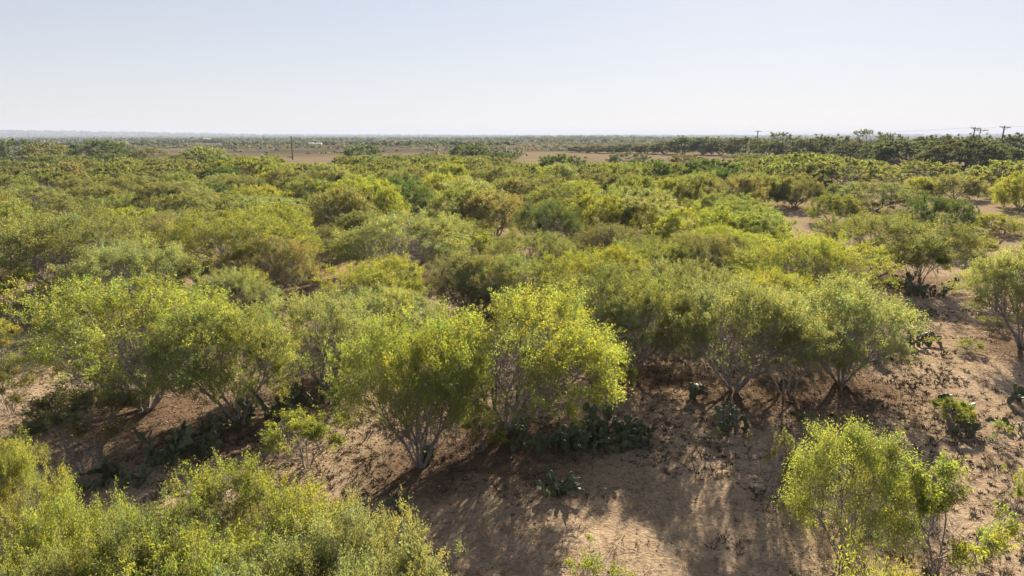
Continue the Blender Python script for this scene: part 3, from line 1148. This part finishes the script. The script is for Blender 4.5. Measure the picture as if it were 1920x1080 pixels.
# ------------------------------------------------------------------ far plain: scattered brush and tree belts
def blob_field(name, pts, label, cat, color, mat, faces=46):
    """each bush is a loose puff of a few dozen leaf-clump faces"""
    q = np.random.RandomState(len(pts) + 3)
    P = np.asarray(pts)
    n = len(P)
    ci = np.repeat(np.arange(n), faces)
    m = n * faces
    v = unit(q.normal(0, 1, (m, 3)))
    v[:, 2] = np.abs(v[:, 2]) * 0.9
    rr = q.uniform(0.55, 1.0, m)[:, None]
    lump = 1 + 0.35 * np.sin(v[:, 0:1] * 5 + ci[:, None] * 1.7) * np.cos(v[:, 1:2] * 4 + ci[:, None])
    c = P[ci, 0:3] + v * rr * lump * np.stack([P[ci, 3] * 0.5, P[ci, 3] * 0.5, P[ci, 4] * 0.85], axis=1)
    s = P[ci, 3] * q.uniform(0.13, 0.26, m)
    a = unit(q.normal(0, 1, (m, 3)))
    b = unit(np.cross(a, q.normal(0, 1, (m, 3))))
    s = s[:, None]
    V = np.stack([c - a * s, c + b * s * 0.7, c + a * s, c - b * s * 0.7], axis=1)
    V[:, :, 2] = np.maximum(V[:, :, 2], P[ci, 2][:, None])
    V = V.reshape(-1, 3)
    k = q.uniform(0.7, 1.3, n)[ci]
    yy = q.normal(0, 0.1, n)[ci]
    sh = np.repeat(np.stack([k * (1 + yy), k, k, np.ones(m)], axis=1), 4, axis=0)
    me = mesh_from(name, V, np.arange(m * 4).reshape(-1, 4), mat, shade=sh, loop_n=4)
    o = link(name, me, None, color)
    tag(o, label, cat, None, 'stuff')
    return o


pts = []
q = np.random.RandomState(77)
while len(pts) < 4600:
    d = math.exp(q.uniform(math.log(330), math.log(3800)))
    a = q.uniform(-40, 40)
    x, y = d * math.sin(R(a)), d * math.cos(R(a))
    dens = float(vnoise(x / 130, y / 60, 31)) * 0.6 + float(vnoise(x / 500, y / 260, 32)) * 0.6
    if a > 1 and a < 40 and d < 470:
        continue
    if dens < 0.52 and q.rand() > 0.12:
        continue
    w = q.uniform(1.6, 5.5) * (1 + d / 2500)
    pts.append((x, y, float(terrain(x, y)), w, w * q.uniform(0.4, 0.65)))
blob_field("plain_brush", pts, "scattered low brush dotting the far plain", "brush", (0.090, 0.088, 0.068), M_OAK, 16)
pts = []
# belts of taller trees across the plain: (left px, right px, foot row, height, thickness)
for (x0, x1, row, hh, n) in [(-60, 330, 272, 7, 150), (300, 420, 268, 7, 60), (420, 700, 271.5, 6, 90), (700, 960, 274, 5, 90), (-60, 700, 264, 8, 260), (500, 1500, 263, 8, 330),
                             (960, 1400, 268, 6, 90), (-60, 1200, 260.5, 10, 420), (1340, 1960, 272, 8, 170)]:
    for k in range(n):
        px = q.uniform(x0, x1)
        x, y = ground_at(px, row + q.normal(0, 0.5))
        pts.append((x, y, float(terrain(x, y)), q.uniform(8, 15), hh * q.uniform(0.6, 1.15)))
blob_field("tree_belts", pts, "belts of trees crossing the far plain below the horizon", "woodland", (0.062, 0.072, 0.046), M_OAK, 44)
pts = []
for k in range(2600):
    d = q.uniform(4200, 9800)
    a = q.uniform(-40, 40)
    x, y = d * math.sin(R(a)), d * math.cos(R(a))
    w = q.uniform(20, 60)
    pts.append((x, y, float(terrain(x, y)), w, q.uniform(6, 13)))
blob_field("horizon_woods", pts, "hazy woods on the low ridges along the horizon", "woodland", (0.062, 0.072, 0.046), M_OAK, 16)


# ------------------------------------------------------------------ prickly pears
def pad_mesh(seed, L=0.26, W=0.20, T=0.030):
    q = random.Random(seed)
    n = 12
    ring = []
    for i in range(n):
        t = 2 * math.pi * i / n
        z = L * 0.5 - math.cos(t) * L * 0.5
        wid = math.sin(t) * W * 0.5 * (0.72 + 0.40 * z / L)
        ring.append((wid * q.uniform(0.95, 1.05), z))
    V, F = [], []
    for s in (-1, 1):
        for (x, z) in ring:
            V.append((x, s * T * 0.30, z))
        for (x, z) in ring:
            V.append((x * 0.72, s * T * 0.52, L * 0.5 + (z - L * 0.5) * 0.76))
    me = bpy.data.meshes.new("pad")
    o1 = 2 * n
    F = []
    for i in range(n):
        j = (i + 1) % n
        F.append((i, j, j + n, i + n))
        F.append((o1 + j, o1 + i, o1 + i + n, o1 + j + n))
        F.append((j, i, o1 + i, o1 + j))
    F.append(tuple(range(n, 2 * n)))
    F.append(tuple(reversed(range(o1 + n, o1 + 2 * n))))
    me.from_pydata(V, [], F)
    me.materials.append(M_PAD)
    for p in me.polygons:
        p.use_smooth = True
    me.update()
    return me


PADS = [pad_mesh(i, 0.28 + 0.02 * i, 0.215 + 0.015 * i, 0.034) for i in range(3)]


def cactus_transforms(w, dep, h, n, q):
    """pads grow out of pads: local matrices"""
    out = []
    tips = []
    nb = max(3, n // 7)
    for i in range(nb):
        a = q.uniform(0, 6.28)
        r = math.sqrt(q.random())
        x, y = math.cos(a) * r * w * 0.42, math.sin(a) * r * dep * 0.42
        m = Matrix.Translation((x, y, -0.03)) @ Euler((q.gauss(0, 0.30), q.gauss(0, 0.25), q.uniform(0, 6.28))).to_matrix().to_4x4()
        s = q.uniform(0.85, 1.25)
        tips.append((m, s, 0))
        out.append((m, s))
    guard = 0
    while len(out) < n and guard < n * 30:
        guard += 1
        m, s, lev = tips[int(len(tips) * (1 - q.random() ** 1.7))] if q.random() < 0.75 else tips[q.randrange(len(tips))]
        side = q.uniform(-1, 1)
        base = m @ Vector((side * 0.08 * s, 0, 0.265 * s * (1 - 0.22 * side * side)))
        if base.z > h * 0.95 - 0.1 or base.z < 0.02:
            continue
        rot = m.to_3x3() @ Euler((q.gauss(0, 0.35), side * 0.75 + q.gauss(0, 0.12), 0), 'XYZ').to_matrix() @ Euler((0, 0, q.gauss(0, 0.7))).to_matrix()
        up = rot @ Vector((0, 0, 1))
        if up.z < -0.05:
            continue
        m2 = Matrix.Translation(base) @ rot.to_4x4()
        s2 = s * q.uniform(0.82, 1.02)
        if s2 < 0.55:
            s2 = 0.6
        tips.append((m2, s2, lev + 1))
        out.append((m2, s2))
    return out


def pads_joined(trs):
    V, F = [], []
    o = 0
    base = PADS[0]
    vv = [v.co.copy() for v in base.vertices]
    ff = [tuple(p.vertices) for p in base.polygons]
    for m, s in trs:
        for v in vv:
            V.append(m @ (v * s))
        for f in ff:
            F.append(tuple(i + o for i in f))
        o += len(vv)
    me = bpy.data.meshes.new("pads")
    me.from_pydata(V, [], F)
    me.materials.append(M_PAD)
    for p in me.polygons:
        p.use_smooth = True
    me.update()
    return me


def cactus(px, base, w, top, n, label, joined=False):
    x, y = ground_at(px, base - 8)
    h = max(0.35, height_for(y, top))
    _, _, dep = project(x, y, 0.3)
    wm = w * dep / FOC
    e = bpy.data.objects.new("prickly_pear", None)
    COL.objects.link(e)
    e.location = (x, y, float(terrain(x, y)))
    tag(e, label, "cactus", "prickly pear clumps on the sand")
    q = random.Random(int(px * 7 + base))
    trs = cactus_transforms(wm, max(0.5, wm * 0.55), h, n, q)
    if joined:
        o = link("pads", pads_joined(trs), e)
        o['kind'] = 'stuff'
    else:
        for m, s in trs:
            o = link("pad", PADS[q.randrange(3)], e)
            o.matrix_local = m @ Matrix.Scale(s, 4)
    return e


for args in [
    (1110, 848, 190, 756, 260, "largest dark cactus bank, right of the central black trunk"),
    (1200, 848, 85, 795, 100, "lower right shoulder of cactus bank, olive lit pads"),
    (985, 856, 85, 806, 60, "cactus clump at the foot of the large central mesquite"),
    (1375, 818, 72, 764, 38, "small lone cactus below the forked mesquite trunk"),
    (1045, 934, 84, 892, 46, "low cactus clump alone on the shadowed bottom sand"),
    (365, 858, 110, 782, 100, "dark blue-green cactus below the round deep green mesquite"),
    (300, 880, 85, 815, 70, "greyer cactus left of the dark blue-green one"),
    (235, 912, 110, 852, 70, "deeply shaded cactus behind the lower left mesquite crowns"),
    (595, 768, 105, 696, 100, "tall dark cactus at right of the left cactus bank"),
    (530, 792, 85, 724, 70, "shaded cactus in the middle of the left cactus bank"),
    (445, 812, 80, 758, 60, "cactus hiding the foot of the round deep green mesquite"),
    (1735, 655, 78, 600, 60, "dark cactus on the right sand path"),
    (1815, 818, 62, 776, 26, "cactus with round lit pads on the right sand"),
    (1795, 785, 70, 742, 30, "yellow-green cactus behind the round-padded one on right"),
    (1905, 762, 48, 724, 20, "cactus cut by the right edge on open sand"),
    (1912, 815, 36, 792, 12, "small cactus pads at right edge below another cactus"),
    (1300, 757, 66, 728, 26, "low shaded cactus left of the forked mesquite"),
    (757, 962, 44, 924, 14, "few dark pads beside the bottom mesquite crown"),
    (232, 738, 60, 698, 32, "cactus in shade under the yellow domed mesquite"),
    (805, 868, 46, 842, 12, "few pads at the foot of left-leaning yellow mesquite"),
    (1642, 694, 44, 664, 16, "small cactus beneath the wide mesquite at the sand edge"),
]:
    cactus(*args)
for args in [
    (1730, 560, 100, 506, 150, "black-looking cactus clump under the broad green mesquite"),
    (1685, 540, 60, 508, 60, "smaller black cactus left of the black-looking clump"),
    (612, 505, 62, 466, 70, "dark cactus in shade right of the tan mesquite stems"),
    (600, 536, 50, 508, 50, "dark cactus nearer than the shaded one, by bare sand"),
    (1862, 474, 40, 446, 40, "dark blue cactus on the right sand beside low green bush"),
    (1830, 412, 42, 380, 50, "dark cactus right of the dense rimmed mesquite"),
    (1552, 359, 50, 346, 60, "long dark cactus strip in front of rounded trunked mesquite"),
    (1682, 352, 24, 342, 26, "small black cactus dot on the right far clearing"),
    (1700, 358, 26, 346, 26, "black cactus beside the small sapling in right distance"),
    (20, 412, 60, 396, 60, "dark cactus shadowed at the left edge in thicket"),
    (1910, 400, 24, 386, 20, "dark little cactus at the right edge on far sand"),
    (1378, 462, 30, 452, 10, "tiny dark cactus hidden among the right thicket"),
]:
    cactus(*args, joined=True)


# ------------------------------------------------------------------ what lies on the sand
def blades(n_tuft, blades_per, rmin, rmax, hgt, wid, seed, near_tree=None, flat=0.6):
    q = np.random.RandomState(seed)
    d = np.sqrt(q.uniform(rmin ** 2, rmax ** 2, n_tuft * 3))
    a = np.radians(q.uniform(-40, 40, n_tuft * 3))
    x, y = d * np.sin(a), d * np.cos(a)
    den = vnoise(x / 0.9, y / 0.9, seed) * 0.6 + vnoise(x / 3.5, y / 3.5, seed + 1) * 0.7
    k = np.argsort(-den + q.rand(len(den)) * 0.35)[:n_tuft]
    x, y = x[k], y[k]
    z = terrain(x, y)
    s = np.clip(np.exp(q.normal(-0.15, 0.55, n_tuft)), 0.25, 3.0)
    ci = np.repeat(np.arange(n_tuft), blades_per)
    m = len(ci)
    t = q.rand(m) * 2 * math.pi
    base = np.stack([x[ci] + np.cos(t) * 0.05 * s[ci] * q.rand(m), y[ci] + np.sin(t) * 0.05 * s[ci] * q.rand(m), z[ci] - 0.01], axis=1)
    dr = unit(np.stack([np.cos(t) * flat, np.sin(t) * flat, q.uniform(0.3, 1.0, m)], axis=1))
    tip = base + dr * (hgt * s[ci] * q.uniform(0.5, 1.2, m))[:, None]
    sd = unit(np.cross(dr, q.normal(0, 1, (m, 3)))) * wid * 0.5
    V = np.stack([base - sd, base + sd, tip], axis=1).reshape(-1, 3)
    return V, np.arange(m * 3).reshape(-1, 3)


V, F = blades(8500, 12, 12.5, 48, 0.12, 0.028, 61)
tag(link("ground_tufts", mesh_from("ground_tufts", V, F, M_TUFT)), "small dark dead tufts peppering the open sand", "tufts", None, 'stuff')
V, F = blades(2600, 14, 13, 60, 0.22, 0.012, 67, flat=0.35)
tag(link("dry_grass", mesh_from("dry_grass", V, F, M_DRY)), "thin pale dry grass standing in patches on the sand", "grass", None, 'stuff')


def clods(n, seed):
    q = np.random.RandomState(seed)
    d = np.sqrt(q.uniform(12.5 ** 2, 50 ** 2, n))
    a = np.radians(q.uniform(-40, 40, n))
    x, y = d * np.sin(a), d * np.cos(a)
    z = terrain(x, y)
    r = 0.012 + 0.05 * q.rand(n) ** 3
    o = np.array([[1, 0, 0], [0, 1, 0], [-1, 0, 0], [0, -1, 0], [0, 0, 0.7]])
    V = np.stack([x, y, z], axis=1)[:, None, :] + o[None] * r[:, None, None] * q.uniform(0.6, 1.3, (n, 5, 3))
    F = np.array([[0, 1, 4], [1, 2, 4], [2, 3, 4], [3, 0, 4]])
    F = (F[None] + (np.arange(n) * 5)[:, None, None]).reshape(-1, 3)
    return V.reshape(-1, 3), F


V, F = clods(14000, 91)
tag(link("clods", mesh_from("clods", V, F, plain_material("sand_clod", (0.30, 0.21, 0.14), 0.95, 0.4, 3.0))), "small clods and stones littering the sand", "clods", None, 'stuff')


def litter_mesh(n, seed):
    q = np.random.RandomState(seed)
    ts = [t for t in TREES if t['d'] < 60]
    wgt = np.array([t['w'] ** 2 for t in ts])
    ti = q.choice(len(ts), n, p=wgt / wgt.sum())
    X0 = np.array([t['x'] for t in ts])[ti]
    Y0 = np.array([t['y'] for t in ts])[ti]
    W0 = np.array([t['w'] for t in ts])[ti]
    x = X0 + q.normal(0, 0.36, n) * W0
    y = Y0 + q.normal(0, 0.36, n) * W0 - 0.4
    z = terrain(x, y) + 0.012
    t = q.rand(n) * 6.283
    s = q.uniform(0.02, 0.055, n)
    tl = q.uniform(-0.4, 0.4, n) * s
    a = np.stack([np.cos(t) * s, np.sin(t) * s, tl], axis=1)
    b = np.stack([-np.sin(t) * s * 0.5, np.cos(t) * s * 0.5, -tl * 0.5 + 0.01], axis=1)
    c = np.stack([x, y, z], axis=1)
    V = np.stack([c - a, c + b, c + a, c - b], axis=1).reshape(-1, 3)
    return V, np.arange(n * 4).reshape(-1, 4)


V, F = litter_mesh(42000, 71)
tag(link("leaf_litter", mesh_from("leaf_litter", V, F, M_LITTER, loop_n=4)), "brown fallen leaves lying under the mesquites", "leaf litter", None, 'stuff')
q = np.random.RandomState(81)
segs = []
tt = [t for t in TREES if t['d'] < 45]
for k in range(2600):
    t = tt[q.randint(len(tt))]
    x, y = t['x'] + q.normal(0, 0.4) * t['w'], t['y'] + q.normal(0, 0.4) * t['w']
    z = float(terrain(x, y)) + 0.02
    a = q.rand() * 6.283
    L = q.uniform(0.15, 0.8)
    segs.append((x, y, z, x + math.cos(a) * L, y + math.sin(a) * L, z + q.uniform(0, 0.12), 0.009, 0.004))
V, F = tubes(segs, 3)
tag(link("fallen_twigs", mesh_from("fallen_twigs", V, F, M_TWIG, loop_n=4)), "dry fallen twigs strewn below the trees", "twigs", None, 'stuff')


# ------------------------------------------------------------------ poles and wires
def box(cx, cy, cz, sx, sy, sz):
    V = [(cx + a * sx / 2, cy + b * sy / 2, cz + c * sz / 2) for a in (-1, 1) for b in (-1, 1) for c in (-1, 1)]
    F = [(0, 1, 3, 2), (4, 6, 7, 5), (0, 4, 5, 1), (2, 3, 7, 6), (0, 2, 6, 4), (1, 5, 7, 3)]
    return np.array(V), np.array(F)


def ngon_tube(p0, p1, r0, r1, k=10):
    v, f = tubes([(*p0, *p1, r0, r1)], k)
    return v, f


def quad_mesh(name, parts, mat):
    V, F = join_quads(parts)
    return mesh_from(name, V, F, mat, loop_n=4)


def pole(px, top, base_row=None, y=None, arm=2.6, arms=1, turn=0.0, lean=0.0, label="", braces=True, r=0.19):
    if y is None:
        x, y = ground_at(px, base_row)
    else:
        x = (px - 960) / FOC * (y * CP)
    z0 = float(terrain(x, y))
    h = height_for(y, top) - z0
    e = bpy.data.objects.new("utility_pole", None)
    COL.objects.link(e)
    e.location = (x, y, z0)
    e.rotation_euler = (0, lean, turn)
    tag(e, label, "pole", "utility poles of the power line")
    link("post", quad_mesh("post", [ngon_tube((0, 0, -0.5), (0, 0, h), r * 1.15, r * 0.8, 12)], M_POLE), e)
    for k in range(arms):
        z = h - 0.45 - k * 1.5
        ca = link("crossarm", quad_mesh("crossarm", [box(0, -r - 0.09, z, arm, 0.16, 0.20)], M_POLE), e)
        for s in (-1, 1):
            if braces:
                link("brace", quad_mesh("brace", [ngon_tube((s * arm * 0.28, -r - 0.1, z - 0.1), (0, -r * 0.9, z - 0.85), 0.04, 0.04, 4)], M_POLE), e)
        for t in (-0.46, -0.25, 0.25, 0.46):
            link("insulator", quad_mesh("insulator", [ngon_tube((t * arm, -r - 0.09, z + 0.1), (t * arm, -r - 0.09, z + 0.38), 0.09, 0.05, 8)], M_INS), ca)
    return e, (x, y, z0 + h - 0.15)


p1 = pole(549, 255, base_row=300, arm=0.9, arms=0, label="thin lone utility pole rising from the thicket, left of centre", r=0.26, lean=-0.01)
p2 = pole(1418, 245, base_row=287, arm=4.6, label="middle utility pole standing in front of the far tree line", r=0.34)
p3 = pole(1822, 238, y=225, arm=3.6, label="left one of the twin poles on the right skyline", lean=0.06, turn=0.2, r=0.2)
p4 = pole(1834, 241.5, y=238, arm=4.6, label="right one of the twin poles, with wider crossarm", lean=0.04, turn=-0.1, r=0.16)
p5 = pole(1876, 236, y=232, arm=4.0, label="utility pole nearest the right edge, leaning slightly", lean=0.07, turn=0.1, r=0.24)


def wire(a, b, sag, r=0.03, k=24):
    s = []
    prev = None
    for i in range(k + 1):
        t = i / k
        p = (a[0] + (b[0] - a[0]) * t, a[1] + (b[1] - a[1]) * t, a[2] + (b[2] - a[2]) * t - sag * 4 * t * (1 - t))
        if prev:
            s.append((*prev, *p, r, r))
        prev = p
    return tubes(s, 3)


def shift(p, d):
    return (p[0] + d[0], p[1] + d[1], p[2] + d[2])


right_off = (260, 215, 16.5)
for (a, b, sag, lab) in [
    (p2[1], p3[1], 1.6, "thin wire sagging from the middle pole to the twin poles"),
    (shift(p3[1], (1.4, 0, -0.1)), shift(p5[1], (-1.6, 0, -0.1)), 0.3, "short wire between the twin poles and right-hand pole"),
    (shift(p5[1], (1.6, 0, -0.1)), right_off, 0.8, "wire leaving the picture from the pole nearest right edge"),
]:
    V, F = wire(a, b, sag)
    tag(link("power_line", mesh_from("power_line", V, F, M_WIRE, loop_n=4)), lab, "power line", "power line wires")


# ------------------------------------------------------------------ far sheds, masts and a tank
def shed(px, row, wpx, h, dep, label, doors=2):
    x, y = ground_at(px, row)
    _, _, dd = project(x, y, 1)
    w = wpx * dd / FOC
    e = bpy.data.objects.new("farm_shed", None)
    COL.objects.link(e)
    e.location = (x, y, float(terrain(x, y)))
    tag(e, label, "shed", "pale farm buildings on the far plain")
    wl_ = h * 0.62
    link("wall", quad_mesh("wall", [box(0, 0, wl_ / 2, w, dep, wl_)], M_SHEDWALL), e)
    V = [(-w / 2 - .5, -dep / 2 - .6, wl_ - 0.1), (w / 2 + .5, -dep / 2 - .6, wl_ - 0.1), (w / 2 + .5, dep / 2 + .6, wl_ - 0.1), (-w / 2 - .5, dep / 2 + .6, wl_ - 0.1),
         (-w / 2 - .5, 0, h), (w / 2 + .5, 0, h)]
    me = bpy.data.meshes.new("roof")
    me.from_pydata(V, [], [(0, 1, 5, 4), (2, 3, 4, 5), (1, 2, 5), (3, 0, 4), (3, 2, 1, 0)])
    me.materials.append(M_SHEDROOF)
    link("roof", me, e)
    for k in range(doors):
        cx = -w / 2 + w * (k + 0.5) / doors
        link("door", quad_mesh("door", [box(cx, -dep / 2 - 0.05, wl_ * 0.4, min(w * 0.12, 4), 0.12, wl_ * 0.8)], M_DARK), e)
    return e


shed(392, 264.5, 17, 7, 22, "white-roofed shed far left, among dark trees on plain", 2)
shed(365, 265.0, 7, 5, 12, "tiny pale shed just left of the white-roofed one", 1)
shed(533, 271.5, 14, 3.6, 12, "pale long shed directly left of the lone pole's foot line", 2)
shed(584, 272, 8, 3.4, 9, "white shed right of the lone pole on the plain", 1)
shed(598, 272.3, 9, 3.0, 9, "bluish low shed beside the white one on plain", 1)


def mast(px, top, row, label):
    x, y = ground_at(px, row)
    z0 = float(terrain(x, y))
    h = height_for(y, top) - z0
    e = bpy.data.objects.new("radio_mast", None)
    COL.objects.link(e)
    e.location = (x, y, z0)
    tag(e, label, "mast", "thin masts on the horizon")
    link("pole", quad_mesh("pole", [ngon_tube((0, 0, 0), (0, 0, h), y / 2600, y / 4000, 6)], M_TANK), e)
    link("base", quad_mesh("base", [box(0, 0, 1, 3, 3, 2)], M_TANK), e)


mast(385, 247.5, 262, "thin mast on the left horizon above the white-roofed shed")
mast(938, 250.5, 263, "thin mast on the central horizon, left of its pair")
mast(946, 251.5, 263, "thin mast on the central horizon, right of its pair")

# stock pond, drawn as a flat pale patch, on the left plain
x, y = ground_at(295, 274.5)
xa, ya = ground_at(232, 274.6)
xb, yb = ground_at(352, 274.0)
n = 40
V, F = [], []
for i in range(n):
    t = 2 * math.pi * i / n
    a, b = (xa + xb) / 2 + math.cos(t) * (xb - xa) / 2, (ya + yb) / 2 + math.sin(t) * 9 * (1 + .3 * math.sin(3 * t))
    V.append((a, b, float(terrain(a, b)) + 0.25))
me = bpy.data.meshes.new("pale_stock_pond")
me.from_pydata(V, [], [tuple(range(n))])
me.materials.append(plain_material("pale_pond_surface", (0.55, 0.47, 0.38), 0.95, 0.1, 0.1))
o = link("stock_pond", me)
o['kind'] = 'structure'

# ------------------------------------------------------------------ air
def haze():
    me = bpy.data.meshes.new("haze")
    x, y0, y1, z0, z1 = 15500, -15500, 15500, -12.0, 88.0
    V = [(a, b, c) for a in (-x, x) for b in (y0, y1) for c in (z0, z1)]
    F = [(0, 1, 3, 2), (4, 6, 7, 5), (0, 4, 5, 1), (2, 3, 7, 6), (0, 2, 6, 4), (1, 5, 7, 3)]
    me.from_pydata(V, [], F)
    m, n, l, out = mat_new("haze")
    v = nd(n, "ShaderNodeVolumePrincipled")
    v.inputs['Color'].default_value = (0.60, 0.69, 0.92, 1)
    v.inputs['Density'].default_value = 0.00013
    v.inputs['Anisotropy'].default_value = 0.0
    l.new(v.outputs[0], out.inputs['Volume'])
    me.materials.append(m)
    o = link("haze", me)
    tag(o, "thin blue haze over the plain", "haze", None, 'stuff')


haze()

tot = sum(sum(len(p.vertices) - 2 for p in m.polygons) for m in bpy.data.meshes if m.users)
print("TRIANGLES", tot)
